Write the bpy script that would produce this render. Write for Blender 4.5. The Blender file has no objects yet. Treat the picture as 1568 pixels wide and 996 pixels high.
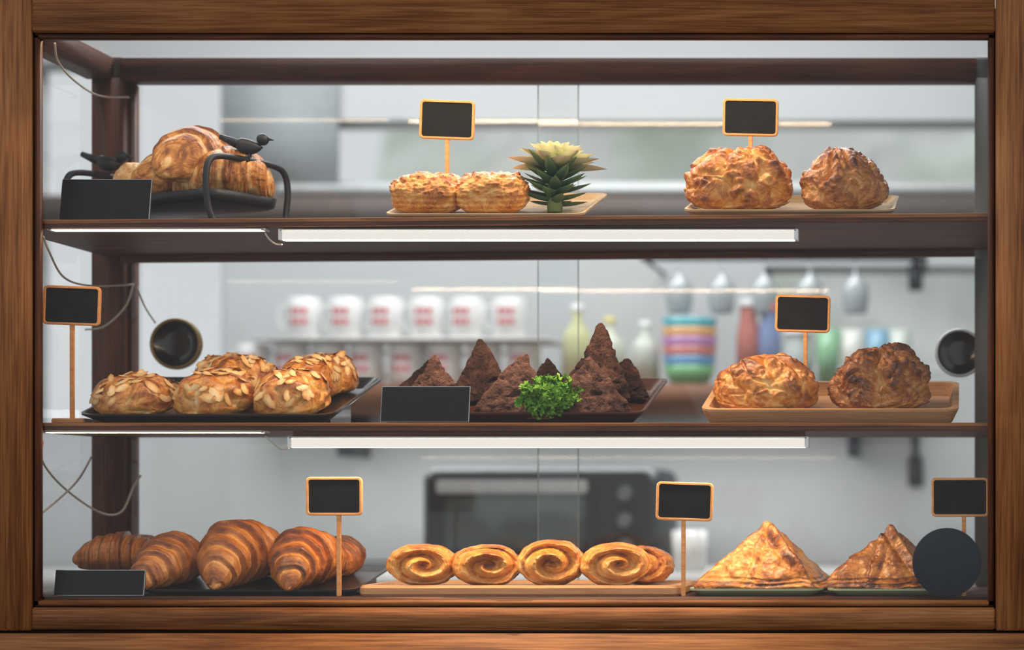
import bpy, bmesh, math, random
from mathutils import Vector, Matrix, noise
random.seed(7)
pi=math.pi
scene=bpy.context.scene
scene.view_settings.view_transform='Standard'
scene.view_settings.exposure=0.0

# ---------- site survey: case front plane is y=0, viewer stands 2.93 m in front ----------
D=2.93; EX=1.48; EZ=1.084
def K(y): return 1+y/D
def X(px,y): return EX+(px-1480)/1000*K(y)
def Z(py,y): return EZ+(762-py)/1000*K(y)
def T(x,y,z): return Matrix.Translation((x,y,z))
def R(a,ax): return Matrix.Rotation(math.radians(a),4,ax)

# ---------- materials ----------
def newmat(name):
    m=bpy.data.materials.new(name); m.use_nodes=True
    nt=m.node_tree; b=nt.nodes['Principled BSDF']
    return m,nt,b
def N(nt,t,**k):
    n=nt.nodes.new(t)
    for a,v in k.items(): setattr(n,a,v)
    return n
def ramp(nt,stops):
    r=N(nt,'ShaderNodeValToRGB'); e=r.color_ramp.elements
    while len(e)<len(stops): e.new(0.5)
    for i,(p,c) in enumerate(stops):
        e[i].position=p; e[i].color=(*c,1)
    return r
def plain(name,c,rough=.5,metal=0,coat=0,var=.06,nscale=40,bump=0,spec=.5):
    m,nt,b=newmat(name)
    tc=N(nt,'ShaderNodeTexCoord'); n=N(nt,'ShaderNodeTexNoise'); n.inputs['Scale'].default_value=nscale; n.inputs['Detail'].default_value=4
    nt.links.new(tc.outputs['Object'],n.inputs['Vector'])
    r=ramp(nt,[(.3,tuple(x*(1-var) for x in c)),(.7,tuple(min(1,x*(1+var)) for x in c))])
    nt.links.new(n.outputs['Fac'],r.inputs['Fac']); nt.links.new(r.outputs['Color'],b.inputs['Base Color'])
    b.inputs['Roughness'].default_value=rough; b.inputs['Metallic'].default_value=metal; b.inputs['Coat Weight'].default_value=coat
    b.inputs['Specular IOR Level'].default_value=spec
    if bump:
        bp=N(nt,'ShaderNodeBump'); bp.inputs['Strength'].default_value=bump; bp.inputs['Distance'].default_value=.002
        nt.links.new(n.outputs['Fac'],bp.inputs['Height']); nt.links.new(bp.outputs['Normal'],b.inputs['Normal'])
    return m
def wood(name,stops,axis='X',rough=.55,sc=1.0,coat=.0,spec=.3):
    m,nt,b=newmat(name)
    tc=N(nt,'ShaderNodeTexCoord')
    def mp(a,c):
        q=N(nt,'ShaderNodeMapping'); s=[c*sc]*3; s['XYZ'.index(axis)]=a*sc; q.inputs['Scale'].default_value=s
        nt.links.new(tc.outputs['Object'],q.inputs['Vector']); return q
    m1=mp(1.2,20); n1=N(nt,'ShaderNodeTexNoise'); n1.inputs['Scale'].default_value=2.2; n1.inputs['Detail'].default_value=8; n1.inputs['Roughness'].default_value=.7; n1.inputs['Distortion'].default_value=.7
    nt.links.new(m1.outputs[0],n1.inputs['Vector'])
    m2=mp(5,230); n2=N(nt,'ShaderNodeTexNoise'); n2.inputs['Scale'].default_value=2.0; n2.inputs['Detail'].default_value=3
    nt.links.new(m2.outputs[0],n2.inputs['Vector'])
    n3=N(nt,'ShaderNodeTexNoise'); n3.inputs['Scale'].default_value=2.5; n3.inputs['Detail'].default_value=2
    nt.links.new(tc.outputs['Object'],n3.inputs['Vector'])
    a=N(nt,'ShaderNodeMath',operation='MULTIPLY_ADD'); nt.links.new(n2.outputs['Fac'],a.inputs[0]); a.inputs[1].default_value=.8
    nt.links.new(n1.outputs['Fac'],a.inputs[2])
    a2=N(nt,'ShaderNodeMath',operation='MULTIPLY_ADD'); nt.links.new(n3.outputs['Fac'],a2.inputs[0]); a2.inputs[1].default_value=.6; nt.links.new(a.outputs[0],a2.inputs[2])
    s=N(nt,'ShaderNodeMath',operation='SUBTRACT'); nt.links.new(a2.outputs[0],s.inputs[0]); s.inputs[1].default_value=.72
    r=ramp(nt,stops); nt.links.new(s.outputs[0],r.inputs['Fac']); nt.links.new(r.outputs['Color'],b.inputs['Base Color'])
    bp=N(nt,'ShaderNodeBump'); bp.inputs['Strength'].default_value=.3; bp.inputs['Distance'].default_value=.0012
    nt.links.new(a.outputs[0],bp.inputs['Height']); nt.links.new(bp.outputs['Normal'],b.inputs['Normal'])
    b.inputs['Roughness'].default_value=rough; b.inputs['Coat Weight'].default_value=coat; b.inputs['Coat Roughness'].default_value=.35
    b.inputs['Specular IOR Level'].default_value=spec
    return m
def baked(name,stops,nscale=35,namp=.5,rough=.42,bump=.3,coat=.1,fine=180,spec=.4,blister=0,bamt=.28):
    m,nt,b=newmat(name)
    tc=N(nt,'ShaderNodeTexCoord')
    at=N(nt,'ShaderNodeAttribute'); at.attribute_name='toast_and_light'
    n=N(nt,'ShaderNodeTexNoise'); n.inputs['Scale'].default_value=nscale; n.inputs['Detail'].default_value=6; n.inputs['Roughness'].default_value=.6
    f=N(nt,'ShaderNodeTexNoise'); f.inputs['Scale'].default_value=fine; f.inputs['Detail'].default_value=4
    oi=N(nt,'ShaderNodeObjectInfo'); va=N(nt,'ShaderNodeVectorMath',operation='ADD'); 
    nt.links.new(tc.outputs['Object'],va.inputs[0]); nt.links.new(oi.outputs['Random'],va.inputs[1])
    nt.links.new(va.outputs[0],n.inputs['Vector']); nt.links.new(va.outputs[0],f.inputs['Vector'])
    a=N(nt,'ShaderNodeMath',operation='MULTIPLY_ADD'); nt.links.new(n.outputs['Fac'],a.inputs[0]); a.inputs[1].default_value=namp*2; nt.links.new(at.outputs['Fac'],a.inputs[2])
    s=N(nt,'ShaderNodeMath',operation='SUBTRACT'); nt.links.new(a.outputs[0],s.inputs[0]); s.inputs[1].default_value=namp
    src=s.outputs[0]
    ad=N(nt,'ShaderNodeMath',operation='ADD'); nt.links.new(n.outputs['Fac'],ad.inputs[0]); nt.links.new(f.outputs['Fac'],ad.inputs[1]); hsrc=ad.outputs[0]
    if blister:
        q=N(nt,'ShaderNodeTexNoise'); q.inputs['Scale'].default_value=blister; q.inputs['Detail'].default_value=5; q.inputs['Roughness'].default_value=.62; q.inputs['Distortion'].default_value=1.6
        nt.links.new(va.outputs[0],q.inputs['Vector'])
        q1=N(nt,'ShaderNodeMath',operation='SUBTRACT'); nt.links.new(q.outputs['Fac'],q1.inputs[0]); q1.inputs[1].default_value=.5
        q2=N(nt,'ShaderNodeMath',operation='ABSOLUTE'); nt.links.new(q1.outputs[0],q2.inputs[0])
        q3=N(nt,'ShaderNodeMapRange'); q3.inputs['From Min'].default_value=0; q3.inputs['From Max'].default_value=.10; q3.inputs['To Min'].default_value=bamt; q3.inputs['To Max'].default_value=-.05
        nt.links.new(q2.outputs[0],q3.inputs['Value'])
        s2=N(nt,'ShaderNodeMath',operation='ADD'); nt.links.new(src,s2.inputs[0]); nt.links.new(q3.outputs[0],s2.inputs[1]); src=s2.outputs[0]
        h2=N(nt,'ShaderNodeMath',operation='SUBTRACT'); nt.links.new(hsrc,h2.inputs[0]); nt.links.new(q3.outputs[0],h2.inputs[1]); hsrc=h2.outputs[0]
    r=ramp(nt,stops); nt.links.new(src,r.inputs['Fac']); nt.links.new(r.outputs['Color'],b.inputs['Base Color'])
    bp=N(nt,'ShaderNodeBump'); bp.inputs['Strength'].default_value=bump; bp.inputs['Distance'].default_value=.003
    nt.links.new(hsrc,bp.inputs['Height']); nt.links.new(bp.outputs['Normal'],b.inputs['Normal'])
    b.inputs['Roughness'].default_value=rough; b.inputs['Coat Weight'].default_value=coat; b.inputs['Coat Roughness'].default_value=.22
    b.inputs['Specular IOR Level'].default_value=spec
    return m
def thin_glass(name,base=.05,edge=.5,tint=(.97,.98,.98),rough=0.0):
    m,nt,b=newmat(name); nt.nodes.remove(b)
    out=nt.nodes['Material Output']
    tr=N(nt,'ShaderNodeBsdfTransparent'); tr.inputs[0].default_value=(*tint,1)
    gl=N(nt,'ShaderNodeBsdfGlossy'); gl.inputs['Roughness'].default_value=rough; gl.inputs[0].default_value=(1,1,1,1)
    lw=N(nt,'ShaderNodeLayerWeight'); lw.inputs['Blend'].default_value=.5
    pw=N(nt,'ShaderNodeMath',operation='POWER'); nt.links.new(lw.outputs['Facing'],pw.inputs[0]); pw.inputs[1].default_value=4
    ma=N(nt,'ShaderNodeMath',operation='MULTIPLY_ADD'); nt.links.new(pw.outputs[0],ma.inputs[0]); ma.inputs[1].default_value=edge; ma.inputs[2].default_value=base
    mx=N(nt,'ShaderNodeMixShader'); nt.links.new(ma.outputs[0],mx.inputs[0]); nt.links.new(tr.outputs[0],mx.inputs[1]); nt.links.new(gl.outputs[0],mx.inputs[2])
    nt.links.new(mx.outputs[0],out.inputs['Surface'])
    return m
def emission(name,c,s):
    m,nt,b=newmat(name); nt.nodes.remove(b)
    e=N(nt,'ShaderNodeEmission'); e.inputs[0].default_value=(*c,1); e.inputs[1].default_value=s
    nt.links.new(e.outputs[0],nt.nodes['Material Output'].inputs['Surface']); return m

FR=[(.10,(.05,.013,.004)),(.38,(.19,.062,.016)),(.6,(.33,.125,.037)),(.9,(.48,.215,.076))]
M_fx=wood('oiled_teak_horizontal',FR,'X')
M_fz=wood('oiled_teak_vertical',FR,'Z')
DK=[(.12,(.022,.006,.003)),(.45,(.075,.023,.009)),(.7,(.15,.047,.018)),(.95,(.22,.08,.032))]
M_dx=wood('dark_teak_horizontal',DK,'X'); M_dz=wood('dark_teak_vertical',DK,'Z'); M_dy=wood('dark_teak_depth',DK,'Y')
M_gap=plain('dark_groove',(.012,.006,.004),.8,spec=.1)
LW=[(.2,(.42,.20,.08)),(.5,(.60,.32,.14)),(.8,(.72,.43,.21))]
M_board=wood('light_serving_wood',LW,'X',rough=.5,sc=1.6)
M_orange=wood('sign_frame_wood',[(.2,(.60,.22,.055)),(.5,(.80,.35,.11)),(.85,(.88,.47,.20))],'X',rough=.5,sc=3)
M_plate=wood('sand_wood_plate',[(.2,(.42,.29,.15)),(.5,(.55,.40,.23)),(.8,(.66,.50,.31))],'X',rough=.45,sc=1.5)
M_black=plain('black_lacquer_tray',(.010,.007,.007),.3,coat=.2)
M_walnut=wood('dark_tray_edge',[(.2,(.03,.010,.006)),(.6,(.09,.03,.015)),(.9,(.15,.05,.025))],'X',rough=.35,sc=2)
M_chalk=plain('chalkboard',(.009,.009,.010),.8,var=.3,nscale=60,spec=.15)
M_placard=plain('black_acrylic_placard',(.008,.009,.011),.3,spec=.15)
M_silver=plain('silver_edge',(.5,.5,.5),.3,metal=1)
M_iron=plain('cast_iron_grey',(.022,.024,.03),.45,metal=.4,bump=.2)
M_glass=thin_glass('front_glass',.024,.5)
M_glassb=thin_glass('sliding_door_glass',.035,.5,(.95,.97,.965),.05)
M_edge=plain('polished_glass_edge',(.35,.45,.43),.2)
M_led=emission('led_diffuser_down',(1,.74,.47),70)
M_led2=emission('led_diffuser_dim',(1,.76,.50),20)
M_ledf=emission('led_diffuser_front',(1,.94,.86),.88)
M_white=plain('white_plastic',(.75,.75,.73),.4)
GOLD=[(.0,(.90,.62,.28)),(.25,(.84,.44,.12)),(.5,(.68,.265,.045)),(.74,(.42,.12,.020)),(1,(.12,.032,.010))]
M_gold=baked('golden_glazed_crust',GOLD,nscale=32,namp=.36,rough=.34,coat=.3,bump=.5,blister=55,bamt=.22)
M_goldp=baked('golden_glazed_smooth_crust',GOLD,nscale=28,namp=.36,rough=.33,coat=.32,bump=.4,blister=30,bamt=.2)
BRN=[(.0,(.76,.44,.17)),(.3,(.62,.26,.065)),(.55,(.44,.145,.03)),(.8,(.21,.058,.014)),(1,(.07,.020,.009))]
M_brn=baked('toasted_crust',BRN,nscale=38,namp=.38,rough=.34,coat=.28,bump=.5,blister=50,bamt=.24)
M_cro=baked('croissant_crust',BRN,nscale=40,namp=.28,rough=.42,coat=.15,bump=.5,blister=0)
M_crog=baked('golden_croissant_crust',GOLD,nscale=40,namp=.28,rough=.36,coat=.25,bump=.5,blister=0)
PAL=[(.0,(.88,.70,.44)),(.3,(.84,.56,.26)),(.55,(.70,.33,.09)),(.8,(.44,.16,.03)),(1,(.2,.06,.015))]
M_pal=baked('pale_bread_crust',PAL,nscale=24,namp=.45,rough=.5,coat=.1,blister=22,bamt=.22)
M_choc=baked('chocolate_cake',[(.0,(.013,.005,.004)),(.4,(.045,.017,.012)),(.75,(.125,.052,.036)),(1,(.22,.10,.07))],nscale=60,namp=.45,rough=.75,bump=1.0,coat=0,fine=260,blister=70,spec=.25)
M_almond=baked('toasted_almond_flake',[(0,(.95,.72,.42)),(.45,(.85,.50,.19)),(.72,(.58,.23,.05)),(1,(.28,.08,.02))],nscale=90,namp=.28,rough=.4,bump=.1,coat=.2)
M_leafd=baked('succulent_leaf',[(0,(.015,.045,.022)),(.35,(.05,.14,.06)),(.6,(.26,.37,.17)),(.8,(.60,.62,.36)),(1,(.92,.84,.62))],nscale=30,namp=.05,rough=.45,bump=.05)
M_pars=baked('curly_parsley',[(0,(.03,.12,.006)),(.5,(.13,.34,.02)),(1,(.32,.55,.07))],nscale=60,namp=.3,rough=.5,bump=.1)
M_cord=plain('white_cord',(.42,.37,.31),.6)
M_greenplate=plain('celadon_plate',(.36,.46,.26),.25,coat=.3)
M_sticker=plain('slate_grey_label',(.036,.040,.046),.6,spec=.3)
M_wall=plain('painted_plaster',(.55,.57,.58),.8,var=.03,nscale=3)
M_ceil=plain('ceiling_paint',(.55,.56,.56),.9,var=.02,nscale=3)
M_floor=plain('concrete_floor',(.30,.29,.28),.7,var=.15,nscale=5)
M_counter=plain('pale_counter_laminate',(.52,.52,.51),.45,var=.05,nscale=9)

# ---------- mesh builder ----------
class MB:
    def __init__(s): s.v=[];s.f=[];s.m=[];s.t=[]
    def add(s,vs,fs,mi=0,t=.5,M=None):
        o=len(s.v)
        for i,p in enumerate(vs):
            p=Vector(p); s.v.append(M@p if M else p); s.t.append(t[i] if isinstance(t,list) else t)
        for f in fs: s.f.append([o+i for i in f]); s.m.append(mi)
    def grid(s,nu,nv,fn,mi=0,M=None):
        vs=[];ts=[];fs=[]
        a,t=fn(0,0.0); vs.append(a);ts.append(t)
        for j in range(1,nv):
            for i in range(nu):
                a,t=fn(i/nu,j/nv); vs.append(a);ts.append(t)
        a,t=fn(0,1.0); vs.append(a);ts.append(t)
        L=len(vs)-1
        for i in range(nu):
            i2=(i+1)%nu
            fs.append([0,1+i2,1+i]); b=1+(nv-2)*nu; fs.append([L,b+i,b+i2])
            for j in range(nv-2):
                b=1+j*nu; fs.append([b+i,b+i2,b+nu+i2,b+nu+i])
        s.add(vs,fs,mi,ts,M)
    def sheet(s,nu,nv,fn,mi=0,M=None):
        vs=[];ts=[];fs=[]
        for j in range(nv+1):
            for i in range(nu+1):
                a,t=fn(i/nu,j/nv); vs.append(a);ts.append(t)
        w=nu+1
        for j in range(nv):
            for i in range(nu): fs.append([j*w+i,j*w+i+1,(j+1)*w+i+1,(j+1)*w+i])
        s.add(vs,fs,mi,ts,M)
    def box(s,x0,x1,y0,y1,z0,z1,mi=0,M=None,bev=0):
        bm=bmesh.new(); bmesh.ops.create_cube(bm,size=1)
        for v in bm.verts: v.co=Vector(((x0+x1)/2+v.co.x*(x1-x0),(y0+y1)/2+v.co.y*(y1-y0),(z0+z1)/2+v.co.z*(z1-z0)))
        if bev: bmesh.ops.bevel(bm,geom=bm.edges[:],offset=bev,segments=2,affect='EDGES')
        bm.verts.index_update()
        s.add([v.co.copy() for v in bm.verts],[[v.index for v in f.verts] for f in bm.faces],mi,.5,M); bm.free()
    def tube(s,pts,r,seg=10,mi=0,M=None):
        pts=[Vector(p) for p in pts]; n=len(pts); vs=[];fs=[]
        up=None
        for i,p in enumerate(pts):
            d=(pts[min(i+1,n-1)]-pts[max(i-1,0)]).normalized()
            if up is None:
                up=Vector((0,0,1)) if abs(d.z)<.9 else Vector((1,0,0))
            a=d.cross(up).normalized(); up=a.cross(d).normalized()
            rr=r[i] if isinstance(r,(list,tuple)) else r
            for k in range(seg):
                q=2*pi*k/seg; vs.append(p+(a*math.cos(q)+up*math.sin(q))*rr)
        for i in range(n-1):
            for k in range(seg):
                k2=(k+1)%seg; fs.append([i*seg+k,i*seg+k2,(i+1)*seg+k2,(i+1)*seg+k])
        fs.append(list(range(seg))); fs.append([(n-1)*seg+k for k in range(seg)])
        s.add(vs,fs,mi,.5,M)
    def lathe(s,prof,seg=40,mi=0,M=None):
        vs=[];fs=[];n=len(prof)
        for r,z in prof:
            for k in range(seg):
                q=2*pi*k/seg; vs.append((max(r,1e-5)*math.cos(q),max(r,1e-5)*math.sin(q),z))
        for i in range(n-1):
            for k in range(seg):
                k2=(k+1)%seg; fs.append([i*seg+k,i*seg+k2,(i+1)*seg+k2,(i+1)*seg+k])
        s.add(vs,fs,mi,.5,M)
    def loops(s,loops,mi=0,M=None,cap0=True,cap1=True):
        n=len(loops[0]); vs=[p for l in loops for p in l]; fs=[]
        for i in range(len(loops)-1):
            for k in range(n):
                k2=(k+1)%n; fs.append([i*n+k,i*n+k2,(i+1)*n+k2,(i+1)*n+k])
        if cap0: fs.append(list(range(n)))
        if cap1: fs.append([(len(loops)-1)*n+k for k in range(n)])
        s.add(vs,fs,mi,.5,M)
    def obj(s,name,mats,M=None,smooth=True,parent=None,angle=None):
        me=bpy.data.meshes.new(name); me.from_pydata([tuple(v) for v in s.v],[],s.f)
        for m in (mats if isinstance(mats,(list,tuple)) else [mats]): me.materials.append(m)
        me.polygons.foreach_set('material_index',s.m)
        at=me.attributes.new('toast_and_light','FLOAT','POINT'); at.data.foreach_set('value',s.t)
        bm=bmesh.new(); bm.from_mesh(me); bmesh.ops.recalc_face_normals(bm,faces=bm.faces[:])
        if angle:
            for e in bm.edges:
                if len(e.link_faces)==2 and e.calc_face_angle(0)>math.radians(angle): e.smooth=False
        bm.to_mesh(me); bm.free()
        for p in me.polygons: p.use_smooth=smooth
        o=bpy.data.objects.new(name,me); scene.collection.objects.link(o)
        if M: o.matrix_world=M
        if parent: o.parent=parent
        return o
def box(name,x0,x1,y0,y1,z0,z1,mat,bev=.002,parent=None):
    b=MB(); cx,cy,cz=(x0+x1)/2,(y0+y1)/2,(z0+z1)/2
    b.box(x0-cx,x1-cx,y0-cy,y1-cy,z0-cz,z1-cz,0,None,bev)
    return b.obj(name,mat,T(cx,cy,cz),smooth=True,parent=parent,angle=30)
def empty(name,M=None):
    o=bpy.data.objects.new(name,None); o.empty_display_size=.05; scene.collection.objects.link(o)
    if M: o.matrix_world=M
    return o
def plane(name,a,b,c,d,mat,parent=None):
    m=MB(); m.add([a,b,c,d],[[0,1,2,3]]); return m.obj(name,mat,smooth=False,parent=parent)
def rrect(w,d,r,cx,cy,z,n=5):
    out=[]
    for (sx,sy,a0) in ((1,1,0),(-1,1,90),(-1,-1,180),(1,-1,270)):
        for i in range(n+1):
            a=math.radians(a0+90*i/n); out.append(Vector((cx+sx*(w/2-r)+r*math.cos(a),cy+sy*(d/2-r)+r*math.sin(a),z)))
    return out
def fb(p,s,seed,o=4): return noise.fractal(Vector(p)*s+Vector((seed*7.31,seed*3.7,seed*1.9)),1.0,2.0,o)
def sstep(a,b,x):
    t=min(1,max(0,(x-a)/(b-a))); return t*t*(3-2*t)

# ================= DISPLAY CASE =================
case=empty('glass_display_case')
ztop=lambda x:1.511+.0073*x
ZM=1.199; ZB=.930
box('stile_left',-.08,.0525,-.012,.012,.8805,2.05,M_fz,.002,case)
box('stile_right',1.5245,1.66,-.012,.012,.8805,2.05,M_fz,.002,case)
box('rail_top',.0535,1.5235,-.011,.012,1.7945,2.05,M_fx,.002,case)
box('rail_bottom',.0535,1.5235,-.011,.012,.882,.9155,M_fx,.002,case)
box('rail_base',-.0795,1.6595,-.016,.03,.60,.876,M_fx,.003,case)
box('groove_base',-.079,1.659,-.006,.010,.8762,.8804,M_gap,0,case)
box('bead_left',.0555,.0635,-.007,.006,.9165,1.7935,M_dz,.0015,case)
box('bead_right',1.5125,1.522,-.007,.006,.9165,1.7935,M_dz,.0015,case)
box('bead_top',.0555,1.522,-.007,.006,1.785,1.7925,M_dx,.0015,case)
box('bead_bottom',.0555,1.522,-.007,.006,.9175,.9265,M_fx,.0015,case)
for nm,a in (('groove_left',(.0515,.056,-.004,.010,.9,1.8)),('groove_right',(1.5215,1.5255,-.004,.010,.9,1.8)),('groove_top',(.05,1.525,-.004,.010,1.792,1.796)),('groove_bottom',(.05,1.525,-.004,.010,.9145,.9185))):
    box(nm,*a,M_gap,0,case)
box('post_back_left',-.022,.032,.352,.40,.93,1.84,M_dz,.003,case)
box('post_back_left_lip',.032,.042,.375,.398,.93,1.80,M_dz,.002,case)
box('post_back_right',1.494,1.54,.352,.40,.93,1.84,plain('grey_door_jamb',(.13,.14,.135),.5),.003,case)
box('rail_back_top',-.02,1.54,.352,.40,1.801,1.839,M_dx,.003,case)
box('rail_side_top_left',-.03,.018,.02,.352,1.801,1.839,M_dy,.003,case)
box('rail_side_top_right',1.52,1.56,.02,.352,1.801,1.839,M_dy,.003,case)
def shelf(name,x0,x1,y0,y1,zf,th,mat):
    b=MB(); vs=[]
    for x in (x0,x1):
        for y in (y0,y1):
            for z in (zf(x)-th,zf(x)): vs.append((x,y,z))
    b.add(vs,[[0,1,3,2],[4,6,7,5],[0,4,5,1],[2,3,7,6],[1,5,7,3],[0,2,6,4]])
    o=b.obj(name,mat,smooth=False,parent=case)
    bv=o.modifiers.new('b','BEVEL'); bv.width=.002; bv.segments=2
    return o
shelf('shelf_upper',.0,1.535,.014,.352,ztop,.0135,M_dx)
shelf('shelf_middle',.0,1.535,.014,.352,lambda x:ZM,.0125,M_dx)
shelf('shelf_upper_edge_strip',.045,1.525,.0125,.0142,lambda x:ztop(x)-.0005,.006,M_fx)
shelf('shelf_middle_edge_strip',.045,1.525,.0125,.0142,lambda x:ZM-.0005,.005,M_fx)
shelf('cleat_under_upper',.035,1.494,.336,.352,lambda x:ztop(x)-.0137,.012,M_dx)
box('base_deck',-.02,1.54,.014,.352,.905,ZB,M_dx,.001,case)
box('base_carcass',-.07,1.65,.031,.42,.02,.9045,M_fx,.003,case)
box('plinth',-.06,1.64,.05,.41,.0,.02,M_gap,0,case)
plane('glass_front',(.052,.002,.918),(1.523,.002,.918),(1.523,.002,1.793),(.052,.002,1.793),M_glass,case)
plane('glass_door_left',(.03,.372,.931),(.81,.372,.931),(.81,.372,1.80),(.03,.372,1.80),M_glassb,case)
plane('glass_door_right',(.738,.385,.931),(1.50,.385,.931),(1.50,.385,1.80),(.738,.385,1.80),M_glassb,case)
box('door_edge_left',.8095,.8108,.3705,.3735,.931,1.80,M_edge,0,case)
box('door_edge_right',.7372,.7385,.3835,.3865,.931,1.80,M_edge,0,case)
plane('glass_side_left',(-.005,.02,.931),(-.005,.352,.931),(-.005,.352,1.80),(-.005,.02,1.80),M_glass,case)
plane('glass_side_right',(1.535,.02,.931),(1.535,.352,.931),(1.535,.352,1.80),(1.535,.02,1.80),M_glass,case)
plane('glass_roof',(.0,.02,1.842),(1.54,.02,1.842),(1.54,.4,1.842),(.0,.4,1.842),M_glass,case)
def pull(px,py,r,rimc):
    y=.366; b=MB(); k=K(y)*r/1000
    b.lathe([(0,.004),(k*.86,.004),(k*.88,.009),(k*.95,.011),(k,.008),(k,0),(0,0)],48,0,R(90,'X'))
    b.lathe([(k*.885,.0091),(k*.93,.0125),(k*.985,.0115),(k*1.01,.008),(k*1.01,.002)],48,1,R(90,'X'))
    b.lathe([(0,.006),(k*.3,.0055),(k*.5,.0045)],30,0,R(90,'X'))
    b.obj('round_glass_door_pull',[plain('pull_black',(.012,.010,.010),.25,coat=.3),rimc],T(X(px,y),y+.005,Z(py,y)))
pull(270,527,39,plain('pull_brass',(.22,.15,.05),.4,metal=.3)); pull(1469,541,37,plain('pull_chrome',(.6,.62,.64),.3,metal=.6))

# ---------- LED strips ----------
def led(name,x0,x1,z1,h,w=.016,y=.02,m=M_led,gap=0):
    b=MB(); xc=(x0+x1)/2; L=(x1-x0)/2
    b.box(-L-.004,L+.004,0,w+.004,-.003-gap,-gap,2,None,.0008)
    if gap: b.box(-L,L,.008,w,-gap,0,3)
    b.box(-L-.006,-L,0,w+.004,-h-gap,-gap,2); b.box(L,L+.006,0,w+.004,-h-gap,-gap,2)
    z0=-.003-gap; z2=-h-gap
    b.add([(-L,0,z0),(L,0,z0),(L,0,z2),(-L,0,z2)],[[0,1,2,3]],1)
    b.add([(-L,0,z2),(L,0,z2),(L,w,z2),(-L,w,z2)],[[0,1,2,3]],0)
    b.add([(-L,w,z2),(L,w,z2),(L,w+.003,z0),(-L,w+.003,z0)],[[0,1,2,3]],2)
    return b.obj(name,[m,M_ledf,M_white,M_dx],T(xc,y,z1),smooth=False)
yL=.018
led('led_light_bar',X(432,yL),X(1216,yL),ztop(.8)-.0142,.0165,y=yL,gap=.005)
led('led_light_bar',X(78,yL),X(400,yL),ztop(.25)-.0138,.003,y=yL,m=M_led2)
led('led_light_bar',X(446,yL),X(1232,yL),ZM-.0127,.0165,y=yL,gap=.009)
led('led_light_bar',X(70,yL),X(400,yL),ZM-.0127,.003,y=yL,m=M_led2)
led('led_light_bar',.42,1.22,1.812,.012,y=.026)
led('led_light_bar',.06,.38,1.812,.010,y=.026,m=M_led2)
def smooth_path(pts,n=10):
    P=[Vector(p) for p in pts]; P=[P[0]]+P+[P[-1]]; out=[]
    for i in range(1,len(P)-2):
        for k in range(n):
            t=k/n; a,b,c,d=P[i-1:i+3]
            out.append(.5*((2*b)+(c-a)*t+(2*a-5*b+4*c-d)*t*t+(3*b-a-3*c+d)*t**3))
    out.append(P[-2]); return out
def cord(pts,r=.0017):
    b=MB(); b.tube(smooth_path([(X(p,y),y,Z(q,y)) for p,q,y in pts]),r,8)
    b.obj('power_cord',M_cord)
cord([(84,66,.06),(88,92,.1),(110,120,.18),(150,146,.3),(198,149,.345)])
cord([(66,362,.03),(75,385,.08),(98,425,.16),(140,438,.25),(205,436,.34)])
cord([(204,436,.345),(192,470,.34),(160,500,.335),(130,505,.33)])
cord([(210,440,.35),(222,470,.35),(238,495,.35)])
cord([(66,676,.04),(64,705,.08),(95,745,.2),(150,784,.3),(185,785,.33),(205,745,.345),(216,728,.35)])
cord([(62,788,.08),(90,765,.15),(120,735,.2),(140,700,.3)])
cord([(406,357,.0155),(412,366,.0155),(422,374,.0155),(432,375,.0155)],.0013)
cord([(406,669,.0155),(415,676,.0155),(430,688,.0155),(442,687,.0155)],.0013)

# ---------- trays ----------
class Tray:
    def __init__(s,name,px0,px1,y0,d,tilt,zs,mats,rim=.016,flare=.018,th=.005,rad=.02,leg=True,rw=.004):
        x0=X(px0,y0);x1=X(px1,y0); w=x1-x0; s.xc=(x0+x1)/2; s.y0=y0; s.tilt=tilt; s.th=th; s.w=w; s.d=d
        ta=math.radians(tilt); z=zs-flare*math.sin(ta)+.0004; s.M=T(s.xc,y0,z)@R(tilt,'X')
        b=MB()
        b.loops([rrect(w-2*flare,d-2*flare,rad*.6,0,d/2,0),rrect(w,d,rad,0,d/2,rim-.003),rrect(w,d,rad,0,d/2,rim),rrect(w-2*rw,d-2*rw,rad*.9,0,d/2,rim),
                 rrect(w-2*flare-2*rw*.6,d-2*flare-2*rw*.6,rad*.55,0,d/2,th),],0)
        o=b.obj(name,mats,s.M,smooth=True,angle=25); s.o=o
        if leg and tilt>3:
            yb=d-flare-.01
            for i,sx in enumerate((-1,1)):
                q=MB(); xa=sx*(w/2-flare-.03)
                def wp(ly,lz): 
                    p=s.M@Vector((xa,ly,lz)); return p
                a=wp(yb*.55,-.0003); c=wp(yb,-.0003); wd=.004
                pts=[(a.y,a.z),(c.y,c.z),(c.y,zs+.0003),(a.y,zs+.0003)]
                vs=[(a.x-wd,p,r) for p,r in pts]+[(a.x+wd,p,r) for p,r in pts]
                q.add(vs,[[0,1,2,3],[4,5,6,7],[0,1,5,4],[1,2,6,5],[2,3,7,6],[3,0,4,7]])
                l=q.obj('riser_leg_%d'%(i+1),mats,smooth=False); l.parent=o; l.matrix_parent_inverse=s.M.inverted()
    def at(s,px,ly,rz=0,lift=0):
        y=s.y0+ly*math.cos(math.radians(s.tilt)); return s.M@T(X(px,y)-s.xc,ly,s.th+lift)@R(rz,'Z')

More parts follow.
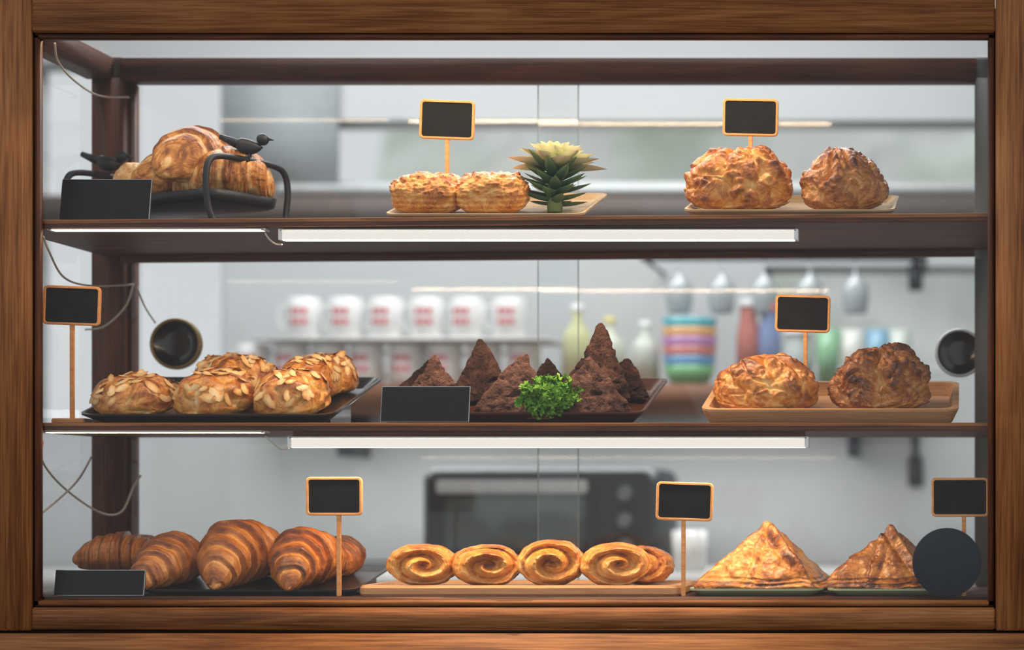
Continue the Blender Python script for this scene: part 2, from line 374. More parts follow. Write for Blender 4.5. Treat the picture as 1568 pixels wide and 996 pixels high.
# ---------- baked goods ----------
def bun(name,w,d,h,M,mats,seed,rough=.08,freq=1.4,crease=.0,lobes=0,lamp=.1,flakes=0,base=.35,tb=.0,nu=120,nv=80,tgain=1.0,peak=0,sq=0,layers=0,lump=0,fs=1.0,swirl=0):
    b=MB()
    def fn(u,v):
        th=2*pi*u; ph=pi*(v-.5); c=abs(math.cos(ph))**.7
        ct,st=math.cos(th),math.sin(th)
        if sq:
            k=(abs(ct)**sq+abs(st)**sq)**(-1/sq); ct*=k; st*=k
        n=Vector((c*ct,c*st,math.sin(ph)))
        f=fb(n,freq,seed,3); g=fb(n,freq*3.2,seed+5,3); s=1+rough*f+rough*.22*g
        cr=0
        if crease:
            q=fb(n,freq*.8,seed+11,2); cr=math.exp(-(q/.08)**2); q2=fb(n,freq*1.5,seed+21,2); cr=max(cr,.6*math.exp(-(q2/.07)**2)); s-=crease*cr
        lb=0
        if lobes:
            lb=(abs(math.sin(lobes*th/2+f*1.3+swirl*n.z))**.55-.7)*sstep(.02,.45,c); s+=lamp*lb
        if lump: s+=lump*abs(g)*2*sstep(-.1,.4,n.z)
        z=base+(1-base)*n.z*(1+peak*n.z**4) if n.z>0 else base*(1-(-n.z)**.7)
        if layers: 
            L=math.sin(z*layers+f*2)*sstep(.62,.5,z) ; s+=.012*L
        else: L=0
        p=Vector((w/2*n.x*s,d/2*n.y*s,max(0,h*z*(1+(s-1)*.8))))
        t=tb+.26+.18*z+tgain*1.1*(s-1)-.22*cr+.22*g-.12*L+.25*lb
        return p,t
    b.grid(nu,nv,fn)
    rnd=random.Random(seed)
    for i in range(flakes):
        u=rnd.random(); v=.56+.42*rnd.random()**1.1
        p,_=fn(u,v); pu,_=fn((u+.02)%1,v); pv,_=fn(u,min(v+.02,.995))
        nn=(pu-p).cross(pv-p)
        if nn.length<1e-9: continue
        nn.normalize()
        if nn.z<0: nn=-nn
        nn=(nn+Vector((rnd.uniform(-.2,.2),rnd.uniform(-.2,.2),.05))).normalized()
        a=nn.orthogonal().normalized(); a=Matrix.Rotation(rnd.random()*6.28,3,nn)@a; c=nn.cross(a)
        l=rnd.uniform(.008,.0125)*fs; ww=l*.58; tt=rnd.uniform(.0,.5)
        vs=[p+nn*.0016]+[p+nn*(.0002+.0006*math.cos(2*q*pi/8*2))+a*l*math.cos(2*pi*q/8)*(1.15 if q==0 else 1)+c*ww*math.sin(2*pi*q/8) for q in range(8)]
        b.add(vs,[[0,1+q,1+(q+1)%8] for q in range(8)],1,[tt-.2]+[tt+.34]*8)
    return b.obj(name,mats,M)

def croissant(name,L,Rr,M,mat,seed,bend=.02,nseg=4.2,tb=0,flat=.88,amp=.20,tip=2.1,ext=.62,arch=0,droop=.22):
    b=MB(); nu=80; nv=240
    def fn(u,v):
        a=2*pi*u; t=v*2-1
        skew=.20*math.sin(a+seed)+.06*math.sin(3*a+seed*2)
        s=abs(t)*nseg+skew*(1 if t>0 else -1)*sstep(0,.2,abs(t))+.5
        fr=s-math.floor(s)
        env=(max(0,1-abs(t)**tip))**ext
        prof=(.15+.85*fr**.7)*sstep(1.0,.88,fr)
        r=Rr*env*(1-amp*.8+amp*prof)+.0004
        r*=1+fb(Vector((t*2,math.cos(a),math.sin(a))),1.5,seed)*.07
        st=noise.noise(Vector((s*8,math.cos(a)*.9,math.sin(a)*.9+seed)))
        fl=noise.noise(Vector((s*22,math.cos(a)*2.2,math.sin(a)*2.2+seed)))
        r*=1+.012*fl*(env>.2)
        x=L/2*t; cy=bend*(t*t)
        z=Rr*flat*.95+r*math.sin(a)*flat - droop*Rr*abs(t)**2.2+arch*(1-t*t)
        z=max(z,0)
        dk=math.exp(-((fr-.93)/.06)**2)
        tt=tb+.40+.30*(prof-.4)+.10*math.sin(a)+st*.24+fl*.16-.24*math.exp(-((fr-.10)/.12)**2)+.18*dk
        return Vector((x,cy+r*math.cos(a),z)),tt
    b.grid(nu,nv,fn)
    return b.obj(name,mat,M)

def swirl(name,w,d,h,M,mats,seed,tb=0):
    b=MB()
    def fn(u,v):
        th=2*pi*u; ph=pi*(v-.5)
        rho=math.cos(ph); front=ph<0
        e=.85
        ox=rho**e*math.cos(th); oz=rho**e*math.sin(th)
        f=fb(Vector((ox,oz,1 if front else -1)),1.5,seed); g=fb(Vector((ox,oz,1)),5,seed+2,3)
        yy=math.sqrt(max(0,1-rho**2.6)); t=.26
        if front:
            sm=sstep(.06,.22,rho)
            q=math.cos(2*pi*(rho+.05*f)/.60-th*.999+seed*.7)
            edge=1-sstep(.78,.95,rho)
            lam=math.cos(2*pi*(rho+.02*f)/.075-th*.999)*sm
            m=.25*q*sm*edge
            yy=yy*(.76+m)-.10*math.exp(-(rho/.12)**2)+.010*lam+.03*g
            t=.20+.45*m+.62*math.exp(-(rho/.13)**2)+.12*math.sin(th)+.06*lam
            t+=.38*edge*sm*math.exp(-((q+1)/.15)**2)
            y=-yy*d/2
        else: y=yy*d/2; t=.5
        s=1+.08*f
        z=h/2+oz*h/2*s
        return Vector((ox*w/2*s,y*(1+.08*f),max(0,z))),tb+t+.20*max(0,oz)+.15*g
    b.grid(132,150,fn)
    return b.obj(name,mats,M)

def segdist(P,A,B):
    ab=B-A; t=max(0,min(1,(P-A).dot(ab)/ab.length_squared)); return (P-(A+ab*t)).length
def poly(name,planes,M,mat,seed,p=10,rough=.03,freq=20,layers=0,center=(0,0,.03),tb=.35,tg=4,pit=0,nu=170,nv=120,lit=0,edge=0,zl=.02,er=0,wr=0,seams=()):
    """convex puffed body: planes = list of (normal, distance from center)"""
    b=MB(); C=Vector(center); pl=[(Vector(n).normalized(),d) for n,d in planes]
    def fn(u,v):
        th=2*pi*u; ph=pi*(v-.5); n=Vector((math.cos(ph)*math.cos(th),math.cos(ph)*math.sin(th),math.sin(ph)))
        s=0;mx=0
        for q,d in pl:
            k=n.dot(q)/d
            if k>0: s+=k**p; mx=max(mx,k)
        r=s**(-1/p); eg=(s/mx**p-1)
        P=C+n*r
        f=fb(P,freq,seed); g=fb(P,freq*4,seed+3)
        dd=rough*f+rough*.4*g
        if pit:
            h=noise.noise(P*freq*5+Vector((seed,0,0))); 
            if h>.32: dd-=pit*(h-.32)*3
        rg=0
        if wr:
            q=fb(P+Vector((0,0,P.x*.6)),freq*1.8,seed+9,3); rg=math.exp(-(q/.12)**2); dd+=wr*(rg-.3)
        if er: dd+=er*min(1,eg)
        sm=0
        for A,B,w_,hh_ in seams:
            ds=segdist(P+Vector((.004*f,.004*f,0)),A,B); e=math.exp(-(ds/w_)**2); dd+=hh_/r*(e-.55*math.exp(-((ds-2.0*w_)/(.6*w_))**2)); sm=max(sm,math.exp(-((ds-1.2*w_)/(.6*w_))**2))
        ly=0
        if layers:
            ly=math.sin(P.z*layers+3*f)*sstep(zl*1.5,zl*.8,P.z); dd+=.0022*ly/r
        P=C+n*r*(1+dd); P.z=max(P.z,0)
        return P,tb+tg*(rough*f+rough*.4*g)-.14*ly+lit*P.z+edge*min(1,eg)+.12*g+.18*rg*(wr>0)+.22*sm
    b.grid(nu,nv,fn); return b.obj(name,mat,M)
def tetra(A,B,Cc,P,cz,cx=0,cy=0):
    A,B,Cc,P=map(Vector,(A,B,Cc,P)); C=Vector((cx,cy,cz))
    out=[((0,0,-1),cz)]
    for a,b_,c in ((A,B,P),(B,Cc,P),(Cc,A,P)):
        n=(b_-a).cross(c-a).normalized(); d=n.dot(a-C)
        if d<0: n=-n; d=-d
        out.append((tuple(n),d))
    return out,tuple(C)

# ---------- signs ----------
def sign(px,py0,pxw,pxh,y,zb,rot=0,base=False,spx=None):
    k=K(y); w=pxw/1000*k; h=pxh/1000*k; x=X(px,y); zc=Z(py0,y)-h/2
    b=MB()
    lo=lambda s,yy,rr:[Vector((q.x,yy,q.y)) for q in rrect(w-2*s,h-2*s,rr,0,0,0)]
    b.loops([lo(.001,.006,.006),lo(0,.005,.007),lo(0,.001,.007),lo(.001,0,.006),lo(.0036,0,.004),lo(.0040,.002,.004)],0,R(rot,'Y'),True,False)
    b.loops([lo(.0040,.002,.004),lo(.0048,.002,.004)],1,R(rot,'Y'),False,True)
    top=-h/2+.002; sx=0 if spx is None else X(spx,y)-x
    b.box(-.0033+sx,.0033+sx,.0012,.006,zb-zc,top,0,None,.0008)
    if base: b.box(-.026,.026,-.012,.018,zb-zc,zb-zc+.008,0,None,.0015)
    return b.obj('chalkboard_price_sign',[M_orange,M_chalk],T(x,y,zc),smooth=True,angle=30)
def placard(px0,px1,py0,y,zb,lean=10):
    x0=X(px0,y);x1=X(px1,y);w=x1-x0; h=Z(py0,y)-zb; h=h/math.cos(math.radians(lean))
    b=MB(); Q=R(-lean,'X')
    b.box(-w/2,w/2,0,.003,.0015,h,1,Q,.0003)
    b.box(-w/2+.0008,w/2-.0012,-.0006,.0,.002,h-.0010,0,Q)
    b.box(-w/2+.01,w/2-.01,.003,.05,.0002,.002,0)
    b.obj('black_tabletop_menu_placard',[M_placard,M_silver],T((x0+x1)/2,y,zb+.0005),smooth=False)

# ===== upper shelf =====
placard(90,228,273,.045,ztop(.1))
tm=T(.182,.212,ztop(.2))@R(-27.8,'Z')
stand=MB()
stand.loops([rrect(.31,.125,.02,0,0,.040),rrect(.33,.145,.03,0,0,.044),rrect(.336,.15,.03,0,0,.058),rrect(.330,.144,.03,0,0,.058),rrect(.318,.132,.02,0,0,.047)],0)
def bird(b,x,y,z,face,s=1):
    Q=T(x,y,z)@R(face,'Z')@Matrix.Scale(s,4)
    def fn(u,v):
        a=2*pi*u;t=v
        r=.0115*math.sin(pi*min(1,t*1.05+.02))**.7*(1 if t>.35 else .35+.65*(t/.35)) if t<.96 else .002
        px=-.026+.05*t; pz=.012+.010*(1-t)**2*1.2+.004*t
        return Vector((px,r*.8*math.cos(a),pz+r*math.sin(a))),.5
    b.grid(20,20,fn,0,Q)
    def hd(u,v):
        a=2*pi*u;p=pi*(v-.5); return Vector((.021+.0085*math.cos(p)*math.cos(a),.0078*math.cos(p)*math.sin(a),.027+.0085*math.sin(p))),.5
    b.grid(16,12,hd,0,Q)
    b.tube([Vector((.028,0,.028)),Vector((.036,0,.026))],[.003,.0006],8,0,Q)
    b.tube([Vector((-.012,0,.02)),Vector((-.026,0,.026)),Vector((-.038,0,.031))],[.007,.0055,.004],8,0,Q)
    for sy in (-.003,.003): b.tube([Vector((.003,sy,.008)),Vector((.003,sy,-.002))],.0014,6,0,Q)
for sx in (-1,1):
    x=sx*.166
    pts=[(x+sx*.012,-.078,.002),(x+sx*.006,-.072,.004),(x,-.078,.03),(x,-.082,.070),(x,-.076,.099),(x,-.055,.110),(x,0,.112),(x,.055,.110),(x,.076,.099),(x,.082,.070),(x,.078,.03),(x+sx*.006,.072,.004),(x+sx*.012,.078,.002)]
    stand.tube(smooth_path(pts,6),.0052,10)
    for sy in (-1,1):
        stand.lathe([(0,0),(.007,.001),(.008,.004),(.005,.008),(0,.009)],16,0,T(x+sx*.010,sy*.076,0))
    bird(stand,x,.0,.114,28,1.15)
stand.obj('bird_handle_serving_tray',M_iron,tm)
bz=.0478
croissant('sweet_bread_roll',.165,.050,tm@T(.052,.0,bz+.012)@R(128,'Z'),M_pal,3,bend=.035,nseg=2.4,tb=.17,amp=.16,tip=3,ext=.5,arch=.030)
croissant('sweet_bread_roll',.135,.046,tm@T(.128,.006,bz)@R(60,'Z'),M_pal,5,bend=.02,nseg=1.9,tb=.18,amp=.14,tip=3,ext=.5,arch=.010)
croissant('sweet_bread_roll',.130,.036,tm@T(.086,-.012,bz)@R(20,'Z'),M_pal,15,bend=.02,nseg=1.9,tb=.18,amp=.14,tip=3,ext=.5,arch=.005)
croissant('sweet_bread_roll',.120,.042,tm@T(-.018,.0,bz)@R(105,'Z'),M_pal,6,bend=.01,nseg=1.4,tb=.02,amp=.10,tip=3,ext=.5,arch=.020)
bun('bread_bun',.080,.07,.072,tm@T(-.062,-.028,bz),M_pal,9,rough=.08,tb=-.12)
bun('bread_bun',.075,.07,.104,tm@T(-.062,.033,bz),M_pal,10,rough=.08,tb=-.08,base=.5)
bun('bread_bun',.085,.07,.046,tm@T(-.108,.0,bz),M_pal,12,rough=.08,tb=-.1)

tA=Tray('sand_wood_serving_plate',588,893,.05,.23,17,ztop(.7),M_plate,rim=.014,flare=.016)
for px,sd,rz in ((663,21,-6),(758,22,8)):
    bun('square_puff_pastry',.108,.090,.062,tA.at(px,.062,rz),M_gold,sd,rough=.08,freq=1.2,sq=6,layers=46,lump=.06,base=.5,tb=.02)
def leaf(b,base,az,el,L,W,t0,t1,curl):
    d=Vector((math.cos(az),math.sin(az),0)); side=Vector((-math.sin(az),math.cos(az),0))
    pts=[];p=Vector(base);e=el
    n=9; 
    for j in range(n+1):
        pts.append((p.copy(),e)); p=p+(d*math.cos(e)+Vector((0,0,1))*math.sin(e))*L/n; e+=curl/n
    def fn(u,v):
        j=min(n,int(round(v*n))); q,e2=pts[j]; w=W*(.5+.5*math.sin(pi*min(1,v*.75+.12)))*(1-v**4) if v<1 else 0.0
        s=(u-.5)*2; up=(-d*math.sin(e2)+Vector((0,0,1))*math.cos(e2))
        return q+side*w*s*.5+up*(abs(s)**1.6*w*.28),t0+(t1-t0)*v**1.5+.16*abs(s)
    b.sheet(4,n,fn)
s=MB(); 
for i in range(36):
    az=i*2.39996; g=i/35
    leaf(s,(0,0,.010+.050*g),az,math.radians(-2+22*g),.054+.012*g+.004*math.sin(i*5),.020,.05+.15*g,.36+.12*g,math.radians(28))
for i in range(38):
    az=i*2.39996; g=i/37
    leaf(s,(0,0,.066+.016*g),az,math.radians(0+46*g),.084-.046*g,.035-.012*g,.50+.20*g,.92+.04*g,math.radians(12-10*g))  # pale cream-tipped top tier, with the LED's brightening painted into its colour
s.tube([(0,0,.0),(0,0,.04),(0,0,.084)],[.012,.014,.01],10)
loc=tA.at(850,.075).translation
s.obj('potted_succulent_rosette',M_leafd,T(loc.x,loc.y,loc.z)@R(20,'Z'))
sign(684,153,84,60,.135,Z(285,.135),rot=2)

tB=Tray('sand_wood_serving_plate',1046,1370,.05,.21,15,ztop(1.2),M_plate,rim=.016,flare=.014)
bun('crusty_cheese_pastry',.166,.125,.094,tB.at(1134,.075,5),M_goldp,31,rough=.09,freq=1.3,crease=.09,lobes=7,lamp=.15,swirl=.8,lump=.015,tb=.18,peak=.12,nu=180,nv=110)
bun('crusty_cheese_pastry',.140,.12,.086,tB.at(1293,.08,40),M_brn,35,rough=.09,freq=1.4,crease=.08,lobes=7,lamp=.15,swirl=1.0,lump=.02,tb=.08,peak=.16,nu=180,nv=110)
sign(1149,151,85,57,.13,Z(262,.13),rot=1)

# ===== middle shelf =====
sign(109,438,88,60,.07,ZM+.0005,rot=2,base=True)
tC=Tray('black_serving_tray',120,512,.04,.27,16,ZM,M_black,rim=.020,flare=.022)
al=[(208,.062,.124,.105,.062,0),(332,.062,.124,.105,.068,30),(450,.062,.122,.105,.070,60)]
for i,(px,ly,w,d,h,r) in enumerate(al):
    bun('almond_pastry_bun',w,d,h,tC.at(px,ly,r),[M_goldp,M_almond],40+i,rough=.07,freq=1.2,lobes=5,lamp=.13,flakes=46,tb=.08,fs=1.12)
for i,(px,ly,w,d,h,r) in enumerate([(372,.165,.112,.09,.072,20),(478,.168,.115,.09,.070,70),(514,.215,.080,.06,.062,10),(342,.205,.08,.06,.062,10),(240,.175,.09,.08,.026,50)]):
    bun('almond_pastry_bun',w,d,h,tC.at(px,ly,r),[M_goldp,M_almond],50+i,rough=.07,freq=1.2,lobes=5,lamp=.13,flakes=40,tb=.12,fs=1.1)
tD=Tray('dark_walnut_serving_tray',640,985,.04,.27,15,ZM,M_walnut,rim=.022,flare=.02)
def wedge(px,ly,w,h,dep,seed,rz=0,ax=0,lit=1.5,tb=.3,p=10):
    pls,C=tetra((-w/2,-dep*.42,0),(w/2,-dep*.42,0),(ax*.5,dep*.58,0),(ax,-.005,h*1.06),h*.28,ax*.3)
    poly('chocolate_cake_wedge',pls,tD.at(px,ly,rz)@R(-8,'X'),M_choc,seed,p=p,rough=.15,freq=19,center=C,tb=tb,tg=1.4,pit=.18,lit=lit)  # front wedges' brighter lighting painted through tb; lit lightens the colour with height
wedge(664,.085,.125,.100,.085,61,8,.008,tb=.60,p=8)
wedge(742,.155,.125,.112,.08,62,5,.0,tb=.26,p=5)
wedge(790,.050,.150,.106,.085,63,-10,.022,tb=.57,p=8)
wedge(912,.050,.150,.104,.085,64,6,-.010,tb=.52,p=7)
wedge(917,.140,.145,.142,.09,65,0,.008,tb=.22,p=5)
wedge(842,.185,.11,.075,.08,66,12,.0,tb=.12,p=5)
wedge(964,.175,.12,.078,.08,67,-15,.0,tb=.12,p=4)
wedge(660,.20,.13,.072,.08,68,5,.0,tb=.10,p=4)
placard(582,718,592,.03,ZM)
b=MB(); rnd=random.Random(3)
for i in range(380):
    v=Vector((rnd.gauss(0,1),rnd.gauss(0,1),rnd.gauss(0,1))).normalized(); rr=rnd.random()**.35
    lump=1+.45*noise.noise(v*2.4)
    c=Vector((v.x*.044,v.y*.026,v.z*.031))*rr*lump+Vector((0,0,.034)); nn=(v+Vector((rnd.uniform(-.6,.6),rnd.uniform(-.6,.6),rnd.uniform(-.2,.8)))).normalized()
    a=nn.orthogonal().normalized(); a=Matrix.Rotation(rnd.random()*6.28,3,nn)@a; e=nn.cross(a); rad=rnd.uniform(.005,.009)
    vs=[c]; 
    for q in range(14):
        ag=2*pi*q/14; r2=rad*(1 if q%2 else .62); vs.append(c+(a*math.cos(ag)+e*math.sin(ag))*r2+nn*rad*.45*(1 if q%4<2 else -.5))
    b.add(vs,[[0,1+q,1+(q+1)%14] for q in range(14)],0,rnd.random()*.5+.5*rr-.1)
for i in range(14):
    q=rnd.uniform(-1,1); b.tube([(q*.01,0,.0),(q*.02,rnd.uniform(-.01,.01),.02),(q*.034,rnd.uniform(-.02,.02),.04)],.0011,6)
l=tD.at(842,.016).translation
b.obj('parsley_garnish',M_pars,T(l.x,l.y-.012,l.z+.004),smooth=False)
tE=Tray('light_wood_serving_tray',1073,1468,.04,.22,15,ZM,M_board,rim=.024,flare=.010,rw=.010)
bun('crusty_cheese_pastry',.162,.12,.082,tE.at(1176,.075,-15),M_goldp,71,rough=.09,freq=1.3,crease=.08,lobes=6,lamp=.14,swirl=1,lump=.015,tb=.14,peak=.12,nu=180,nv=110)
bun('crusty_cheese_pastry',.160,.12,.092,tE.at(1349,.08,20),M_brn,77,rough=.12,freq=1.5,crease=.10,lobes=7,lamp=.17,swirl=.8,lump=.03,tb=.14,peak=.16,nu=180,nv=110)
sign(1229,452,84,57,.15,Z(598,.15),rot=1.5,spx=1233)

# ===== bottom deck =====
placard(82,220,874,.028,ZB)
tF=Tray('black_serving_tray',212,545,.045,.26,9,ZB,M_black,rim=.012,flare=.014)
croissant('butter_croissant',.185,.047,tF.at(268,.088,84),M_cro,81,bend=.022,tb=.04,tip=1.7,ext=.75,nseg=4.6,amp=.28,droop=.7)
croissant('butter_croissant',.205,.059,tF.at(368,.098,72),M_cro,82,bend=-.034,tb=-.02,tip=1.7,ext=.75,nseg=4.8,amp=.28,droop=.65)
croissant('butter_croissant',.175,.052,tF.at(468,.082,76),M_crog,83,bend=-.026,tb=.20,tip=1.7,ext=.75,nseg=4.4,amp=.28,droop=.65)
croissant('butter_croissant',.13,.036,tF.at(524,.165,100),M_crog,84,bend=.01,tb=.2,amp=.24)
croissant('butter_croissant',.14,.040,T(X(186,.20),.20,ZB+.028)@R(8,'Z'),M_cro,85,bend=-.02,tb=.12,amp=.24)
croissant('butter_croissant',.12,.036,T(X(222,.27),.27,ZB+.028)@R(-10,'Z'),M_cro,86,bend=-.02,tb=.12,amp=.24)
box('croissant_riser_block',X(138,.2),X(205,.2),.15,.29,ZB+.0005,ZB+.028,M_black,.003)
sign(511,731,86,59,.030,ZB+.0005,rot=0,spx=518)
yb=.03
bb=MB(); x0=X(547,yb);x1=X(1042,yb); w=x1-x0
bb.loops([rrect(w-.008,.192,.012,0,.1,0),rrect(w,.2,.016,0,.1,.004),rrect(w,.2,.016,0,.1,.013),rrect(w-.006,.194,.014,0,.1,.017),rrect(w-.03,.17,.012,0,.1,.017),rrect(w-.036,.164,.012,0,.1,.013)],0)
bb.obj('wooden_serving_board',M_board,T((x0+x1)/2,yb,ZB+.0003),angle=35)
for i,(px,w,h) in enumerate([(648,.110,.068),(745,.110,.066),(844,.104,.074),(942,.112,.070)]):
    y=.085; swirl('swirl_danish_roll',w,.105,h,T(X(px,y),y,ZB+.0135)@R((16,20,14,20)[i],'Z'),M_goldp,90+i*3,tb=.03)
y=.15; swirl('swirl_danish_roll',.10,.09,.062,T(X(985,y),y,ZB+.0135),M_brn,95)
sign(1048,739,87,59,.030,ZB+.0005,rot=2,spx=1046)
def plate(px0,px1,y0,d):
    x0=X(px0,y0);x1=X(px1,y0); w=x1-x0; q=MB()
    q.loops([rrect(w-.03,d-.03,.02,0,d/2,0),rrect(w,d,.03,0,d/2,.009),rrect(w,d,.03,0,d/2,.012),rrect(w-.01,d-.01,.028,0,d/2,.0115),rrect(w-.04,d-.04,.02,0,d/2,.005)],0)
    return q.obj('celadon_green_plate',M_greenplate,T((x0+x1)/2,y0,ZB+.0003),angle=40)
plate(1052,1258,.03,.22); plate(1265,1475,.03,.22)
def turnover(px,y,w,h,dep,seed,rz,ax,mat,tb):
    A=(-w*.54,-dep*.30,0);B=(w*.36,-dep*.55,0);Cc=(w*.58,dep*.55,0);P=(ax,-.012,h*1.10)
    pls,C=tetra(A,B,Cc,P,h*.28,ax+.02,-.005)
    V=Vector
    seams=[(V((ax,-.014,h*.98)),V((w*.34,-dep*.50,.006)),.0065,.006),(V((ax-.01,-.02,h*.80)),V((-w*.12,-dep*.44,.0)),.005,.0035),(V((-w*.48,-dep*.33,.010)),V((w*.33,-dep*.52,.010)),.006,.004)]
    poly('triangular_puff_turnover',pls,T(X(px,y),y,ZB+.006)@R(rz,'Z'),mat,seed,p=6,rough=.14,freq=11,layers=900,zl=.018,center=C,tb=tb,tg=1.2,edge=.20,er=.08,wr=.02,nu=260,nv=170,seams=seams)
turnover(1166,.125,.244,.108,.16,101,6,.008,M_goldp,.42)
turnover(1358,.135,.212,.100,.15,107,0,.006,M_goldp,.50)
b=MB(); b.lathe([(0,.0),(.052,.0),(.053,.0004),(.053,.0016),(.052,.002),(0,.002)],64,0,R(90,'X'))
b.obj('round_glass_label',M_sticker,T(X(1450,.0),.0015,Z(862,.0)),angle=30)
sign(1470,732,88,60,.035,ZB+.0005,rot=0,spx=1476)

# ================= KITCHEN =================
YW=1.8
def wall_holes(name,x0,x1,z0,z1,y,th,holes,mat):
    xs=sorted({x0,x1,*[h[0] for h in holes],*[h[1] for h in holes]}); zs=sorted({z0,z1,*[h[2] for h in holes],*[h[3] for h in holes]})
    b=MB()
    for i in range(len(xs)-1):
        for j in range(len(zs)-1):
            cx=(xs[i]+xs[i+1])/2; cz=(zs[j]+zs[j+1])/2
            if any(h[0]<cx<h[1] and h[2]<cz<h[3] for h in holes): continue
            b.box(xs[i],xs[i+1],y,y+th,zs[j],zs[j+1])
    return b.obj(name,mat,smooth=False)
h1=(X(40,YW),X(342,YW),1.25,Z(95,YW)); h2=(X(430,YW),1.62,Z(284,YW),Z(184,YW)); h3=(X(1170,YW),1.72,Z(570,YW),Z(408,YW))
wall_holes('wall_back',-2.2,2.8,0,2.7,YW,.12,[h1,h2,h3],M_wall)
box('wall_left',-2.32,-2.2,.0,YW+.12,0,2.7,M_wall,0)
box('wall_right',2.8,2.92,.0,YW+.12,0,2.7,M_wall,0)
box('ceiling',-2.32,2.92,.0,YW+.12,2.7,2.8,M_ceil,0)
box('floor',-4,5,-4,6,-.1,0,M_floor,0)
M_wf=plain('window_frame_paint',(.62,.64,.64),.5)
for i,h in enumerate((h1,h2,h3)):
    b=MB(); x0,x1,z0,z1=h; t=.012
    for a in ((x0,x1,z0,z0+t),(x0,x1,z1-t,z1),(x0,x0+t,z0+t,z1-t),(x1-t,x1,z0+t,z1-t)): b.box(a[0],a[1],YW+.02,YW+.07,a[2],a[3],0,None,.003)
    if i==0: b.box((x0+x1)/2-.01,(x0+x1)/2+.01,YW+.03,YW+.06,z0+t,z1-t)
    b.obj('window_%d'%(i+1),M_wf,angle=30)
box('trim_1',-2.19,2.79,YW-.05,YW,Z(345,YW),Z(304,YW),plain('grey_brown_ledge',(.11,.085,.075),.6),.004)
box('trim_2',X(430,YW),1.62,YW-.04,YW,Z(300,YW),Z(286,YW),plain('sill_paint',(.7,.72,.72),.5),.004)
box('trim_3',X(345,YW),X(520,YW),YW-.03,YW,Z(285,YW),Z(100,YW),plain('grey_panel',(.32,.35,.36),.7),.003)
b=MB()
def hf(u,v):
    x=-.9+9*u; z=-.0+3.0*v; q=fb((x,z,0),1.3,4)
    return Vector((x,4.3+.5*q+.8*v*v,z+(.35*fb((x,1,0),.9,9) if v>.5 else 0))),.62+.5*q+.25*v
b.sheet(90,40,hf); b.obj('garden_hedge',baked('hazed_hedge_foliage',[(0,(.40,.50,.34)),(.5,(.80,.88,.72)),(1,(1.0,1.0,.97))],nscale=2.5,namp=.6,fine=20,rough=.9,coat=0))  # foliage whitened: bright outdoor haze painted into the leaf colours
cn=empty('kitchen_counter')
box('counter_top',-2.15,2.75,1.15,YW-.001,.88,.92,M_counter,.004,cn); box('counter_base',-2.15,2.75,1.2,YW-.001,.0,.88,M_ceil,.002,cn)
ZS=1.341
sh=empty('two_tier_wall_shelf')
box('lower_board',X(340,1.5),X(1392,1.5),1.4,YW-.001,ZS-.06,ZS,wood('shelf_wood',[(.2,(.10,.04,.02)),(.6,(.23,.10,.05)),(.9,(.31,.15,.08))],'X'),.003,sh)
box('upper_board',X(400,1.5),X(850,1.5),1.44,1.62,ZS+.102,ZS+.108,M_white,.001,sh)
for px in (402,630,848): box('upright',X(px,1.5)-.004,X(px,1.5)+.004,1.60,1.62,ZS,ZS+.102,M_white,0,sh)
for px in (500,1300): box('bracket',X(px,1.5)-.01,X(px,1.5)+.01,1.6,YW-.001,ZS-.16,ZS-.06,M_iron,.002,sh)
M_mug=plain('white_glaze',(.82,.82,.81),.2,coat=.3); M_red=plain('red_print',(.66,.10,.12),.4)
b=MB(); r=.038
b.lathe([(0,.0),(r*.8,.0),(r,.006),(r,.094),(r-.002,.096),(r-.004,.094),(r-.004,.008),(0,.006)],32,0)
for ra,rb in ((.58,.74),(.34,.48)):
    for q in range(3):
        a0=-pi/2-.55+.38*q
        b.sheet(4,2,lambda u,v:(Vector((math.cos(a0+.28*u)*(r+.0006),math.sin(a0+.28*u)*(r+.0006),.096*(ra+(rb-ra)*v))),.5),1)
b.tube([(-r+.001+0,0,.078),(-r-.016,0,.076),(-r-.022,0,.052),(-r-.016,0,.026),(-r+.001,0,.02)],.0045,8,0)
mug0=b.obj('coffee_mug',[M_mug,M_red],T(X(466,1.5),1.5,ZS+.1082))
def mug(px,z):
    o=bpy.data.objects.new('coffee_mug',mug0.data); scene.collection.objects.link(o); o.matrix_world=T(X(px,1.5),1.5,z)@R(random.uniform(-12,12),'Z')
for px in (530,592,654,716,780): mug(px,ZS+.1082)
for px in (388,446,504,562,622,682,742,802): mug(px,ZS+.0002)
z=ZS
for i,(c,rr) in enumerate([((.16,.42,.18),.062),((.08,.25,.45),.064),((.5,.16,.14),.066),((.40,.18,.40),.068),((.65,.35,.12),.067),((.06,.38,.45),.066)]):
    b=MB(); b.lathe([(0,0),(rr*.5,0),(rr*.75,.012),(rr,.045),(rr-.003,.045),(rr*.7,.014),(0,.005)],36)
    b.obj('stacked_bowl',plain('bowl_glaze_%d'%i,c,.3,coat=.4),T(X(1056,1.5),1.5,z+.0004+.018*i+(.004*i)))
def bottle(name,px,h,r,c,neck=.35,cap=(.8,.8,.8),y=1.5):
    b=MB(); b.lathe([(0,0),(r,.0),(r,h*.55),(r*.9,h*.65),(r*neck,h*.8),(r*neck,h*.93)],28,0)
    b.lathe([(r*neck*1.15,h*.92),(r*neck*1.15,h),(0,h)],20,1)
    b.obj(name,[plain(name+'_m',c,.25,coat=.4),plain(name+'_cap',cap,.4)],T(X(px,y),y,ZS+.0003))
bottle('oil_bottle',884,.19,.034,(.60,.60,.32)); bottle('syrup_bottle',934,.16,.036,(.60,.63,.52),cap=(.65,.58,.2)); bottle('vinegar_bottle',988,.15,.032,(.58,.63,.55))
